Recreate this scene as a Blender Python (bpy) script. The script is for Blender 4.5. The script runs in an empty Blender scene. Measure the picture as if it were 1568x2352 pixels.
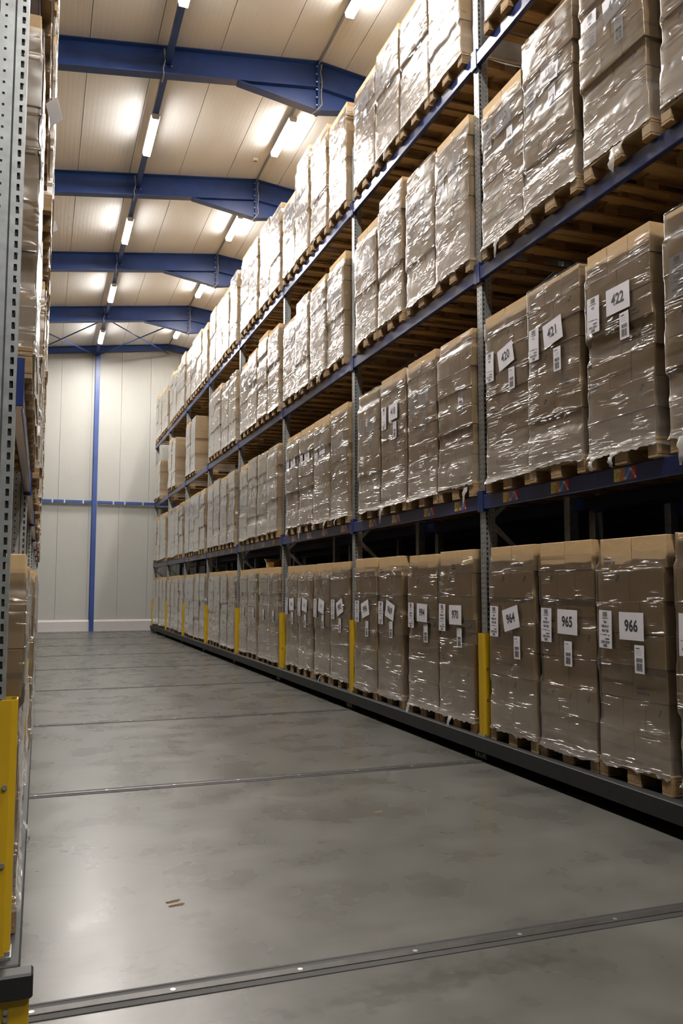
import bpy, math, random
from mathutils import Vector, Matrix, noise

# ------------------------------------------------------------------ camera, world, exposure
scene = bpy.context.scene
COL = scene.collection
random.seed(7)

cam_data = bpy.data.cameras.new('camera')
cam = bpy.data.objects.new('camera', cam_data)
COL.objects.link(cam)
cam.location = (0.0, 0.0, 1.684)
cam.rotation_euler = (math.pi / 2 + 0.0903, 0.0, -0.3443)
cam_data.sensor_fit = 'VERTICAL'
cam_data.sensor_height = 36.0
cam_data.lens = 1924.4 / 2352.0 * 36.0
cam_data.clip_start = 0.05
cam_data.clip_end = 200
scene.camera = cam

world = bpy.data.worlds.new('world')
scene.world = world
world.use_nodes = True
world.node_tree.nodes['Background'].inputs['Color'].default_value = (0.5, 0.48, 0.45, 1)
world.node_tree.nodes['Background'].inputs['Strength'].default_value = 0.0

scene.view_settings.view_transform = 'Standard'
scene.view_settings.look = 'None'
scene.view_settings.exposure = 0.70
scene.view_settings.gamma = 1.0
scene.view_settings.use_curve_mapping = False
LAMP = 400.0                       # radiance of the strip lights

cy = scene.cycles
cy.use_denoising = True
cy.max_bounces = 6
cy.diffuse_bounces = 3
cy.glossy_bounces = 2
cy.transmission_bounces = 4
cy.transparent_max_bounces = 6
cy.use_adaptive_sampling = True
cy.adaptive_threshold = 0.16
cy.use_light_tree = False
cy.caustics_reflective = False
cy.caustics_refractive = False
cy.sample_clamp_indirect = 4.0

# ------------------------------------------------------------------ layout
PITCH = 3.7
Y0 = 7.4228
def YU(i): return Y0 + PITCH * i          # upright lines, i = -1 .. 7
ZB = 0.235                                 # top of the mobile base
SHELF = [ZB, 2.61, 4.97, 7.29]             # what the pallets stand on
XR = 4.17                                  # aisle face of the uprights, long rack
XL = -0.118                                # aisle face of the uprights, other rack
WALL_Y = 34.5
RIDGE_X, RIDGE_Z, SLOPE = 4.71, 11.70, 0.122
def roof_z(x): return RIDGE_Z - SLOPE * abs(x - RIDGE_X)
FRAME0, FRAME_D = 14.5, 4.93
X_MIN, X_MAX, Y_MIN = -1.75, 6.82, -9.0

# ------------------------------------------------------------------ mesh helpers
class MB:
    def __init__(s): s.v, s.f, s.m = [], [], []
    def quad(s, a, b, c, d, m=0):
        n = len(s.v); s.v += [a, b, c, d]; s.f.append((n, n + 1, n + 2, n + 3)); s.m.append(m)
    def box(s, x0, x1, y0, y1, z0, z1, m=0):
        n = len(s.v)
        s.v += [(x0, y0, z0), (x1, y0, z0), (x1, y1, z0), (x0, y1, z0), (x0, y0, z1), (x1, y0, z1), (x1, y1, z1), (x0, y1, z1)]
        for q in ((0, 3, 2, 1), (4, 5, 6, 7), (0, 1, 5, 4), (1, 2, 6, 5), (2, 3, 7, 6), (3, 0, 4, 7)):
            s.f.append(tuple(n + k for k in q)); s.m.append(m)
    def bbox(s, x0, x1, y0, y1, z0, z1, b, m=0):
        """box with chamfered edges"""
        n = len(s.v); idx = {}
        for ix, (xa, xs) in enumerate(((x0, 1), (x1, -1))):
            for iy, (ya, ys) in enumerate(((y0, 1), (y1, -1))):
                for iz, (za, zs) in enumerate(((z0, 1), (z1, -1))):
                    idx[ix, iy, iz, 0] = len(s.v); s.v.append((xa, ya + ys * b, za + zs * b))
                    idx[ix, iy, iz, 1] = len(s.v); s.v.append((xa + xs * b, ya, za + zs * b))
                    idx[ix, iy, iz, 2] = len(s.v); s.v.append((xa + xs * b, ya + ys * b, za))
        def F(l, flip):
            s.f.append(tuple(reversed(l)) if flip else tuple(l)); s.m.append(m)
        for k in (0, 1):
            F([idx[k, 0, 0, 0], idx[k, 0, 1, 0], idx[k, 1, 1, 0], idx[k, 1, 0, 0]], k == 1)
            F([idx[0, k, 0, 1], idx[1, k, 0, 1], idx[1, k, 1, 1], idx[0, k, 1, 1]], k == 1)
            F([idx[0, 0, k, 2], idx[0, 1, k, 2], idx[1, 1, k, 2], idx[1, 0, k, 2]], k == 1)
        for a in (0, 1):
            for c in (0, 1):
                fl = (a + c) % 2 == 1
                F([idx[a, c, 0, 0], idx[a, c, 0, 1], idx[a, c, 1, 1], idx[a, c, 1, 0]], fl)
                F([idx[a, 0, c, 2], idx[a, 0, c, 0], idx[a, 1, c, 0], idx[a, 1, c, 2]], not fl)
                F([idx[0, a, c, 1], idx[0, a, c, 2], idx[1, a, c, 2], idx[1, a, c, 1]], not fl)
                for e in (0, 1):
                    F([idx[a, c, e, 0], idx[a, c, e, 1], idx[a, c, e, 2]], (a + c + e) % 2 == 0)
    def prism(s, pts, y0, y1, m=0):
        """polygon pts [(x,z)..] extruded along y"""
        n = len(s.v); k = len(pts)
        s.v += [(x, y0, z) for x, z in pts] + [(x, y1, z) for x, z in pts]
        s.f.append(tuple(range(n, n + k))); s.m.append(m)
        s.f.append(tuple(range(n + 2 * k - 1, n + k - 1, -1))); s.m.append(m)
        for i in range(k):
            j = (i + 1) % k
            s.f.append((n + j, n + i, n + k + i, n + k + j)); s.m.append(m)
    def tube(s, p, q, r, seg=10, m=0, cap=True, r2=None):
        p, q = Vector(p), Vector(q); d = (q - p).normalized()
        a = d.orthogonal().normalized(); b = d.cross(a); n = len(s.v)
        for c, rr in ((p, r), (q, r if r2 is None else r2)):
            for i in range(seg):
                t = 2 * math.pi * i / seg
                s.v.append(tuple(c + a * math.cos(t) * rr + b * math.sin(t) * rr))
        for i in range(seg):
            j = (i + 1) % seg
            s.f.append((n + i, n + j, n + seg + j, n + seg + i)); s.m.append(m)
        if cap:
            s.f.append(tuple(range(n + seg - 1, n - 1, -1))); s.m.append(m)
            s.f.append(tuple(range(n + seg, n + 2 * seg))); s.m.append(m)
    def bar(s, p, q, w, h, m=0):
        """rectangular bar from p to q, w sideways, h in the plane with z"""
        p, q = Vector(p), Vector(q); d = (q - p).normalized()
        side = d.cross(Vector((0, 0, 1)))
        if side.length < 1e-4: side = Vector((1, 0, 0))
        side.normalize(); up = side.cross(d); n = len(s.v)
        for c in (p, q):
            for a, b in ((-1, -1), (1, -1), (1, 1), (-1, 1)):
                s.v.append(tuple(c + side * (a * w / 2) + up * (b * h / 2)))
        for i in range(4):
            j = (i + 1) % 4
            s.f.append((n + i, n + j, n + 4 + j, n + 4 + i)); s.m.append(m)
        s.f.append((n + 3, n + 2, n + 1, n)); s.m.append(m)
        s.f.append((n + 4, n + 5, n + 6, n + 7)); s.m.append(m)
    def mesh(s, name, mats, smooth=False):
        me = bpy.data.meshes.new(name)
        me.from_pydata(s.v, [], s.f)
        for mt in (mats if isinstance(mats, (list, tuple)) else [mats]): me.materials.append(mt)
        me.polygons.foreach_set('material_index', s.m)
        if smooth: me.polygons.foreach_set('use_smooth', [True] * len(s.f))
        me.update()
        return me

def ob(name, me, parent=None, loc=(0, 0, 0), rot=(0, 0, 0), scale=(1, 1, 1), label=None, cat=None, group=None, kind=None):
    o = bpy.data.objects.new(name, me); COL.objects.link(o)
    o.location = loc; o.rotation_euler = rot; o.scale = scale
    if parent is not None: o.parent = parent
    if label: o['label'] = label
    if cat: o['category'] = cat
    if group: o['group'] = group
    if kind: o['kind'] = kind
    return o

# ------------------------------------------------------------------ materials
def mat(name):
    m = bpy.data.materials.new(name); m.use_nodes = True
    nt = m.node_tree
    return m, nt, nt.nodes['Principled BSDF']
def N(nt, t, **kw):
    n = nt.nodes.new(t)
    for k, v in kw.items():
        if k in n.inputs.keys(): n.inputs[k].default_value = v
        else: setattr(n, k, v)
    return n
def ramp(nt, fac, stops):
    r = nt.nodes.new('ShaderNodeValToRGB'); e = r.color_ramp.elements
    while len(e) < len(stops): e.new(0.5)
    for k, (p, c) in enumerate(stops):
        e[k].position = p; e[k].color = (c[0], c[1], c[2], 1) if len(c) == 3 else c
    nt.links.new(fac, r.inputs['Fac']); return r.outputs['Color']
def mapping(nt, scale=(1, 1, 1), rot=(0, 0, 0), coord='Object', add_random=False):
    tc = nt.nodes.new('ShaderNodeTexCoord'); mp = nt.nodes.new('ShaderNodeMapping')
    mp.inputs['Scale'].default_value = scale; mp.inputs['Rotation'].default_value = rot
    src = tc.outputs[coord]
    if add_random:
        oi = nt.nodes.new('ShaderNodeObjectInfo')
        ml = N(nt, 'ShaderNodeMath', operation='MULTIPLY'); ml.inputs[1].default_value = 37.0
        nt.links.new(oi.outputs['Random'], ml.inputs[0])
        va = N(nt, 'ShaderNodeVectorMath', operation='ADD')
        nt.links.new(src, va.inputs[0]); nt.links.new(ml.outputs[0], va.inputs[1]); src = va.outputs[0]
    nt.links.new(src, mp.inputs['Vector'])
    return mp.outputs['Vector']
def noise_tex(nt, vec, scale, detail=4.0, rough=0.55):
    n = N(nt, 'ShaderNodeTexNoise', Scale=scale, Detail=detail, Roughness=rough)
    nt.links.new(vec, n.inputs['Vector']); return n.outputs['Fac']
def bump(nt, bsdf, h, strength=0.2, dist=0.01):
    b = N(nt, 'ShaderNodeBump', Strength=strength, Distance=dist)
    nt.links.new(h, b.inputs['Height'])
    nt.links.new(b.outputs['Normal'], bsdf.inputs['Normal']); return b
def mixc(nt, fac, a, b, blend='MIX'):
    m = nt.nodes.new('ShaderNodeMix'); m.data_type = 'RGBA'; m.blend_type = blend
    for sock, v in ((m.inputs[0], fac), (m.inputs[6], a), (m.inputs[7], b)):
        if isinstance(v, (int, float)): sock.default_value = v
        elif isinstance(v, tuple): sock.default_value = (v[0], v[1], v[2], 1)
        else: nt.links.new(v, sock)
    return m.outputs[2]
def math_(nt, op, a, b=None, clamp=False):
    m = N(nt, 'ShaderNodeMath', operation=op); m.use_clamp = clamp
    for k, v in ((0, a), (1, b)):
        if v is None: continue
        if isinstance(v, (int, float)): m.inputs[k].default_value = v
        else: nt.links.new(v, m.inputs[k])
    return m.outputs[0]

def simple(name, col, rough=0.5, metal=0.0, nz=0.12, nscale=6.0, coat=0.0):
    m, nt, b = mat(name)
    v = mapping(nt, add_random=True)
    n = noise_tex(nt, v, nscale, 5)
    lo = tuple(c * (1 - nz) for c in col); hi = tuple(min(1, c * (1 + nz)) for c in col)
    nt.links.new(ramp(nt, n, [(0.3, lo), (0.7, hi)]), b.inputs['Base Color'])
    b.inputs['Roughness'].default_value = rough; b.inputs['Metallic'].default_value = metal
    b.inputs['Coat Weight'].default_value = coat
    return m

M = {}
M['blue_roof'] = simple('blue_roof_steel', (0.017, 0.050, 0.205), 0.42, nz=0.15, nscale=3)
M['blue_rack'] = simple('blue_rack_paint', (0.014, 0.029, 0.125), 0.30, nz=0.15, nscale=4)
M['galv'] = simple('galvanised_steel', (0.40, 0.42, 0.42), 0.38, metal=0.75, nz=0.18, nscale=14)
M['yellow'] = simple('yellow_paint', (0.50, 0.31, 0.008), 0.42, nz=0.06, nscale=5)
M['dark_steel'] = simple('dark_steel', (0.009, 0.009, 0.009), 0.60, nz=0.35, nscale=9)
M['black'] = simple('black_rubber', (0.010, 0.010, 0.010), 0.5)
M['rail'] = simple('rail_steel', (0.050, 0.045, 0.041), 0.45, metal=0.4, nz=0.3, nscale=10)
M['groove'] = simple('rail_groove', (0.018, 0.016, 0.015), 0.7)
M['bolt'] = simple('bolt_zinc', (0.50, 0.50, 0.48), 0.38, metal=0.9)
M['white_plastic'] = simple('white_plastic', (0.75, 0.73, 0.70), 0.4, nz=0.03)
M['cable'] = simple('grey_cable', (0.30, 0.30, 0.31), 0.45, metal=0.4)
M['paper'] = simple('paper', (0.66, 0.64, 0.68), 0.6, nz=0.04, nscale=9)
M['ink'] = simple('ink', (0.030, 0.028, 0.035), 0.6)
M['ink_grey'] = simple('ink_grey', (0.30, 0.29, 0.32), 0.6)
for k, c in dict(s_yellow=(0.75, 0.62, 0.03), s_orange=(0.72, 0.22, 0.03), s_blue=(0.03, 0.22, 0.72), s_red=(0.55, 0.02, 0.02), s_white=(0.75, 0.74, 0.70)).items():
    M[k] = simple('sticker_' + k[2:], c, 0.4, nz=0.05)

def carton_material():
    m, nt, b = mat('kraft_carton')
    v = mapping(nt, add_random=True)
    fine = noise_tex(nt, mapping(nt, (3, 3, 0.6), add_random=True), 18, 5, 0.6)
    big = noise_tex(nt, v, 2.0, 3)
    oi = nt.nodes.new('ShaderNodeObjectInfo')
    c = ramp(nt, fine, [(0.25, (0.51, 0.345, 0.165)), (0.75, (0.60, 0.415, 0.21))])
    c = mixc(nt, math_(nt, 'MULTIPLY', oi.outputs['Random'], 0.35), c, (0.60, 0.42, 0.235))
    c = mixc(nt, math_(nt, 'MULTIPLY', big, 0.30), c, (0.42, 0.275, 0.135))
    nt.links.new(c, b.inputs['Base Color']); b.inputs['Roughness'].default_value = 0.72
    b.inputs['Specular IOR Level'].default_value = 0.3
    bump(nt, b, big, 0.25, 0.02)
    return m
M['carton'] = carton_material()
M['print'] = simple('carton_print', (0.14, 0.12, 0.12), 0.7)
M['tape'] = simple('carton_tape', (0.42, 0.29, 0.16), 0.25)

def wood_material():
    m, nt, b = mat('pallet_wood')
    n = noise_tex(nt, mapping(nt, (14, 1.5, 14), add_random=True), 3, 5, 0.6)
    oi = nt.nodes.new('ShaderNodeObjectInfo')
    c = ramp(nt, n, [(0.25, (0.19, 0.115, 0.048)), (0.6, (0.34, 0.215, 0.095)), (0.85, (0.43, 0.29, 0.14))])
    c = mixc(nt, math_(nt, 'MULTIPLY', oi.outputs['Random'], 0.45), c, (0.30, 0.23, 0.15))
    nt.links.new(c, b.inputs['Base Color']); b.inputs['Roughness'].default_value = 0.8
    bump(nt, b, n, 0.3, 0.004)
    return m
M['wood'] = wood_material()

def film_material():
    """clear stretch film: mostly see-through, wrinkled gloss, a little cloudier where it is wound thicker"""
    m = bpy.data.materials.new('stretch_film'); m.use_nodes = True; nt = m.node_tree
    for n in list(nt.nodes): nt.nodes.remove(n)
    out = nt.nodes.new('ShaderNodeOutputMaterial')
    # slack ripples, and broken creases running nearly level, most of them where one carton layer meets the next
    tc = nt.nodes.new('ShaderNodeTexCoord'); sp = nt.nodes.new('ShaderNodeSeparateXYZ'); nt.links.new(tc.outputs['Object'], sp.inputs[0])
    a = noise_tex(nt, mapping(nt, (1.5, 1.5, 3.4), (0.0, 0.22, 0.0), add_random=True), 2.0, 2, 0.5)
    bq = noise_tex(nt, mapping(nt, (0.9, 0.9, 9.0), (0.0, -0.16, 0.0), add_random=True), 1.9, 2.2, 0.6)
    dist = math_(nt, 'ABSOLUTE', math_(nt, 'SUBTRACT', bq, 0.5))
    ridge = math_(nt, 'SUBTRACT', 1.0, math_(nt, 'DIVIDE', dist, 0.085), clamp=True)
    edge = math_(nt, 'MULTIPLY', math_(nt, 'ABSOLUTE', math_(nt, 'SUBTRACT', math_(nt, 'FRACT', math_(nt, 'DIVIDE', sp.outputs['Z'], 0.205)), 0.5)), 2.0)
    edge = math_(nt, 'MULTIPLY', math_(nt, 'SUBTRACT', edge, 0.5), 0.34, clamp=True)
    low = math_(nt, 'MULTIPLY', math_(nt, 'SUBTRACT', 0.55, sp.outputs['Z']), 0.16, clamp=True)
    n2 = noise_tex(nt, mapping(nt, (2.2, 2.2, 4.5), (0.0, 0.4, 0.0), add_random=True), 1.8, 1.0)
    mask = math_(nt, 'MULTIPLY', math_(nt, 'SUBTRACT', math_(nt, 'ADD', math_(nt, 'ADD', n2, edge), low), 0.555), 5.0, clamp=True)
    ridge = math_(nt, 'MULTIPLY', ridge, mask)
    h = math_(nt, 'ADD', math_(nt, 'MULTIPLY', a, FILM_RIPPLE), math_(nt, 'MULTIPLY', ridge, FILM_CREASE))
    bp = N(nt, 'ShaderNodeBump', Strength=1.0, Distance=1.0); nt.links.new(h, bp.inputs['Height'])
    tr = N(nt, 'ShaderNodeBsdfTransparent'); tr.inputs['Color'].default_value = (0.985, 0.985, 0.985, 1)
    df = N(nt, 'ShaderNodeBsdfDiffuse'); df.inputs['Color'].default_value = (0.86, 0.80, 0.73, 1)
    gl = N(nt, 'ShaderNodeBsdfGlossy'); gl.inputs['Color'].default_value = (1, 1, 1, 1); gl.inputs['Roughness'].default_value = FILM_ROUGH
    nt.links.new(bp.outputs['Normal'], gl.inputs['Normal'])
    fr = N(nt, 'ShaderNodeFresnel', IOR=1.5)
    fac = math_(nt, 'MINIMUM', math_(nt, 'MULTIPLY', fr.outputs[0], 2.0), 0.85)
    # cloudiness: more turns of film around the bottom
    mr = N(nt, 'ShaderNodeMapRange'); mr.inputs[1].default_value = 0.12; mr.inputs[2].default_value = 0.50; mr.inputs[3].default_value = 0.14; mr.inputs[4].default_value = 0.018
    nt.links.new(sp.outputs['Z'], mr.inputs[0])
    hz = math_(nt, 'MULTIPLY', mr.outputs[0], math_(nt, 'ADD', 0.3, math_(nt, 'MULTIPLY', bq, 1.4)))
    # seen or lit at a slant the path through the film is longer
    ge = nt.nodes.new('ShaderNodeNewGeometry'); dt = N(nt, 'ShaderNodeVectorMath', operation='DOT_PRODUCT')
    nt.links.new(ge.outputs['Incoming'], dt.inputs[0]); nt.links.new(ge.outputs['Normal'], dt.inputs[1])
    cosv = math_(nt, 'MAXIMUM', math_(nt, 'ABSOLUTE', dt.outputs['Value']), 0.06)
    hz = math_(nt, 'SUBTRACT', 1.0, math_(nt, 'POWER', math_(nt, 'SUBTRACT', 1.0, hz), math_(nt, 'DIVIDE', 0.8, cosv)), clamp=True)
    mx1 = nt.nodes.new('ShaderNodeMixShader'); nt.links.new(hz, mx1.inputs[0]); nt.links.new(tr.outputs[0], mx1.inputs[1]); nt.links.new(df.outputs[0], mx1.inputs[2])
    mx2 = nt.nodes.new('ShaderNodeMixShader'); nt.links.new(fac, mx2.inputs[0]); nt.links.new(mx1.outputs[0], mx2.inputs[1]); nt.links.new(gl.outputs[0], mx2.inputs[2])
    nt.links.new(mx2.outputs[0], out.inputs['Surface'])
    return m
FILM_RIPPLE, FILM_CREASE, FILM_ROUGH = 0.0115, 0.0135, 0.22
M['film'] = film_material()
M['scrap'] = simple('film_scrap', (0.70, 0.68, 0.66), 0.18, nz=0.05)
M['scrap'].node_tree.nodes['Principled BSDF'].inputs['Alpha'].default_value = 0.45

def panel_material(name, col, axis, rough=0.42):
    """coated sandwich panel with fine ribs running along y (ceiling, axis x across) or z (walls)"""
    m, nt, b = mat(name)
    tc = nt.nodes.new('ShaderNodeTexCoord'); sp = nt.nodes.new('ShaderNodeSeparateXYZ'); nt.links.new(tc.outputs['Object'], sp.inputs[0])
    u = sp.outputs['X' if axis == 'x' else 'Y']
    w = math_(nt, 'ABSOLUTE', math_(nt, 'SINE', math_(nt, 'MULTIPLY', u, math.pi / 0.095)))
    line = math_(nt, 'POWER', math_(nt, 'SUBTRACT', 1.0, w), 3.0)
    n = noise_tex(nt, mapping(nt), 1.2, 3)
    c = ramp(nt, n, [(0.3, tuple(k * 0.96 for k in col)), (0.7, col)])
    nt.links.new(c, b.inputs['Base Color']); b.inputs['Roughness'].default_value = rough; b.inputs['Specular IOR Level'].default_value = 0.35
    bump(nt, b, math_(nt, 'SUBTRACT', 1.0, line), 0.30, 0.004)
    return m
M['ceiling'] = panel_material('ceiling_panel', (0.73, 0.73, 0.72), 'x', 0.58)
M['wall'] = panel_material('wall_panel', (0.40, 0.398, 0.365), 'x', 0.45)
M['wall_side'] = panel_material('wall_panel_side', (0.62, 0.60, 0.54), 'y', 0.45)
M['wall_dark'] = simple('bounce_absorber', (0.05, 0.05, 0.05), 0.8)  # near black so the unseen walls soak up bounce light
M['seam'] = simple('panel_seam', (0.30, 0.28, 0.25), 0.7)
M['skirt'] = simple('white_skirting', (0.50, 0.475, 0.46), 0.45, nz=0.04)

def floor_material():
    m, nt, b = mat('concrete_floor')
    tc = nt.nodes.new('ShaderNodeTexCoord'); v = tc.outputs['Object']
    big = noise_tex(nt, v, 0.5, 3, 0.5)
    mid = noise_tex(nt, v, 1.9, 3, 0.5)
    c = ramp(nt, big, [(0.25, (0.062, 0.060, 0.051)), (0.75, (0.096, 0.093, 0.082))])
    c = mixc(nt, 0.45, c, ramp(nt, mid, [(0.22, (0.030, 0.028, 0.023)), (0.78, (0.136, 0.132, 0.120))]))
    def place(px, py, ang, rx, ry):
        mp = nt.nodes.new('ShaderNodeMapping'); mp.vector_type = 'TEXTURE'
        mp.inputs['Location'].default_value = (px, py, 0); mp.inputs['Rotation'].default_value = (0, 0, ang); mp.inputs['Scale'].default_value = (rx, ry, 1)
        nt.links.new(v, mp.inputs['Vector'])
        ln = N(nt, 'ShaderNodeVectorMath', operation='LENGTH'); nt.links.new(mp.outputs[0], ln.inputs[0])
        return ln.outputs['Value']
    # soft scuffs lying in two directions, only in trafficked patches
    sc = None
    for k, (r, st) in enumerate(((0.45, 9.0), (1.75, 12.0))):
        mp = nt.nodes.new('ShaderNodeMapping'); mp.inputs['Rotation'].default_value = (0, 0, r); mp.inputs['Scale'].default_value = (1.0, st, 1.0)
        nt.links.new(v, mp.inputs['Vector'])
        f = math_(nt, 'MULTIPLY', math_(nt, 'SUBTRACT', noise_tex(nt, mp.outputs[0], 1.6 + k * 0.7, 2, 0.5), 0.50), 3.2, clamp=True)
        sc = f if sc is None else math_(nt, 'MAXIMUM', sc, f)
    worn = math_(nt, 'MULTIPLY', math_(nt, 'SUBTRACT', noise_tex(nt, v, 0.9, 2), 0.40), 2.5, clamp=True)
    c = mixc(nt, math_(nt, 'MULTIPLY', math_(nt, 'MULTIPLY', sc, worn), 0.5), c, (0.036, 0.033, 0.027))
    fine = noise_tex(nt, v, 11.0, 2.5, 0.55)
    # worn dark patches by the nearest rail
    for px, py, rx, ry, ang in ((0.47, 3.93, 0.20, 0.075, -0.5), (0.80, 4.48, 0.13, 0.06, 0.3), (1.6, 3.40, 1.1, 0.12, 0.1)):
        f = math_(nt, 'SUBTRACT', 1.0, math_(nt, 'ADD', place(px, py, ang, rx, ry), math_(nt, 'MULTIPLY', math_(nt, 'SUBTRACT', fine, 0.45), 4.0)))
        f = math_(nt, 'MULTIPLY', f, 1.6, clamp=True)
        c = mixc(nt, math_(nt, 'MULTIPLY', f, 0.55), c, (0.040, 0.038, 0.031))
    # curved tyre marks
    for px, py, rr in ((1.15, 6.1, 0.85), (1.7, 7.9, 1.5), (2.6, 13.6, 1.6)):
        f = math_(nt, 'SUBTRACT', 1.0, math_(nt, 'MULTIPLY', math_(nt, 'ABSOLUTE', math_(nt, 'SUBTRACT', place(px, py, 0.0, rr, rr), 1.0)), 28.0 * rr), clamp=True)
        f = math_(nt, 'MULTIPLY', f, math_(nt, 'MULTIPLY', math_(nt, 'SUBTRACT', mid, 0.47), 5.0, clamp=True))
        c = mixc(nt, math_(nt, 'MULTIPLY', f, 0.5), c, (0.038, 0.035, 0.029))
    nt.links.new(c, b.inputs['Base Color'])
    r = ramp(nt, mid, [(0.25, (0.24, 0.24, 0.24)), (0.75, (0.33, 0.33, 0.33))])
    nt.links.new(r, b.inputs['Roughness'])
    b.inputs['Specular IOR Level'].default_value = 0.27
    return m
M['floor'] = floor_material()

def lamp_material(name, power):
    m = bpy.data.materials.new(name); m.use_nodes = True; nt = m.node_tree
    b = nt.nodes['Principled BSDF']
    b.inputs['Base Color'].default_value = (0.9, 0.9, 0.9, 1)
    b.inputs['Emission Color'].default_value = (1.0, 0.95, 0.895, 1)
    b.inputs['Emission Strength'].default_value = power
    m.cycles.emission_sampling = 'FRONT'
    return m
M['lamp'] = lamp_material('lit_diffuser', LAMP)
M['lamp_side'] = lamp_material('lit_diffuser_side', LAMP * 0.09)
M['lamp_ridge'] = lamp_material('lit_diffuser_ridge', LAMP * 0.40)
M['lamp_ridge_side'] = lamp_material('lit_diffuser_ridge_side', LAMP * 0.075)

# ------------------------------------------------------------------ the hall
mb = MB(); mb.box(X_MIN - 0.2, X_MAX + 0.2, Y_MIN - 0.2, WALL_Y + 0.3, -0.15, 0.0)
ob('floor', mb.mesh('floor', M['floor']), kind='structure', label='grey polished concrete warehouse floor with scuffs')

# back wall: slab with upright panels in front of it
mb = MB(); mb.box(X_MIN - 0.2, X_MAX + 0.2, WALL_Y + 0.02, WALL_Y + 0.15, 0, 12.0)
wall_back = ob('wall_back', mb.mesh('wall_back', M['seam']), kind='structure', label='pale ribbed panel wall at the far end of the aisle')
x = 0.57 - 1.16 * 3
while x < X_MAX:
    a, c = max(x, X_MIN - 0.1), min(x + 1.16, X_MAX + 0.1)
    if c - a > 0.1:
        mb = MB(); mb.bbox(a + 0.004, c - 0.004, WALL_Y - 0.02, WALL_Y + 0.03, 0.0, 11.9, 0.004)
        ob('wall_panel', mb.mesh('wall_panel', M['wall']), wall_back)
    x += 1.16
mb = MB(); mb.prism([(X_MIN, 0), (X_MAX, 0), (X_MAX, 0.37), (X_MIN, 0.37)], WALL_Y - 0.14, WALL_Y - 0.02)
mb.box(X_MIN, X_MAX, WALL_Y - 0.16, WALL_Y - 0.02, 0.0, 0.03)
mb.v[4 - 0] = mb.v[4]
o = ob('baseboard_back', mb.mesh('baseboard_back', M['skirt']), kind='structure', label='white kerb skirting along the far wall')
mb = MB(); mb.prism([(WALL_Y - 0.14, 0.37), (WALL_Y - 0.02, 0.37), (WALL_Y - 0.02, 0.44)], -1, 1)
cap = MB(); cap.v = [(y_, a_, z_) for (a_, y_, z_) in [(v_[0], v_[1], v_[2]) for v_ in mb.v]]; cap.f = mb.f; cap.m = mb.m
cap.v = [(X_MIN if v_[0] < 0 else X_MAX, v_[1], v_[2]) for v_ in cap.v]
ob('skirting_cap', cap.mesh('skirting_cap', M['skirt']), o)

# side walls invented to keep the racks dark; front wall darkened to cut bounce
for nm, x0, x1, y0, y1, lb in (('added_wall_left', X_MIN - 0.15, X_MIN, Y_MIN, WALL_Y, 'added dark wall behind the left rack, cutting bounce light'),
                               ('added_wall_right', X_MAX, X_MAX + 0.15, Y_MIN, WALL_Y, 'added dark wall behind the right rack, keeping its inside dark'),
                               ('wall_front', X_MIN, X_MAX, Y_MIN - 0.15, Y_MIN, 'unseen wall behind the viewer, made dark to cut bounce light')):
    mb = MB(); mb.box(x0, x1, y0, y1, 0, 11.8)
    ob(nm, mb.mesh(nm, M['wall_dark']), kind='structure', label=lb)

# ceiling: roof skin with long panels hung beneath it
mb = MB()
for xa, xb in ((X_MIN - 0.2, RIDGE_X), (RIDGE_X, X_MAX + 0.2)):
    mb.prism([(xa, roof_z(xa) + 0.03), (xb, roof_z(xb) + 0.03), (xb, roof_z(xb) + 0.15), (xa, roof_z(xa) + 0.15)], Y_MIN - 0.2, WALL_Y + 0.2)
ceiling = ob('ceiling', mb.mesh('ceiling', M['seam']), kind='structure', label='cream ribbed panel ceiling pitched to a ridge')
edges = [X_MIN - 0.1] + [0.53 + 1.143 * k for k in range(-1, 4)] + [RIDGE_X, 5.25, 6.39, X_MAX + 0.1]
edges = sorted(e for e in edges if X_MIN - 0.11 <= e <= X_MAX + 0.11)
for a, c in zip(edges, edges[1:]):
    if c - a < 0.06: continue
    mb = MB(); g = 0.006
    mb.prism([(a + g, roof_z(a + g)), (c - g, roof_z(c - g)), (c - g, roof_z(c - g) + 0.04), (a + g, roof_z(a + g) + 0.04)], Y_MIN - 0.1, WALL_Y + 0.1)
    ob('ceiling_panel', mb.mesh('ceiling_panel', M['ceiling']), ceiling)

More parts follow.
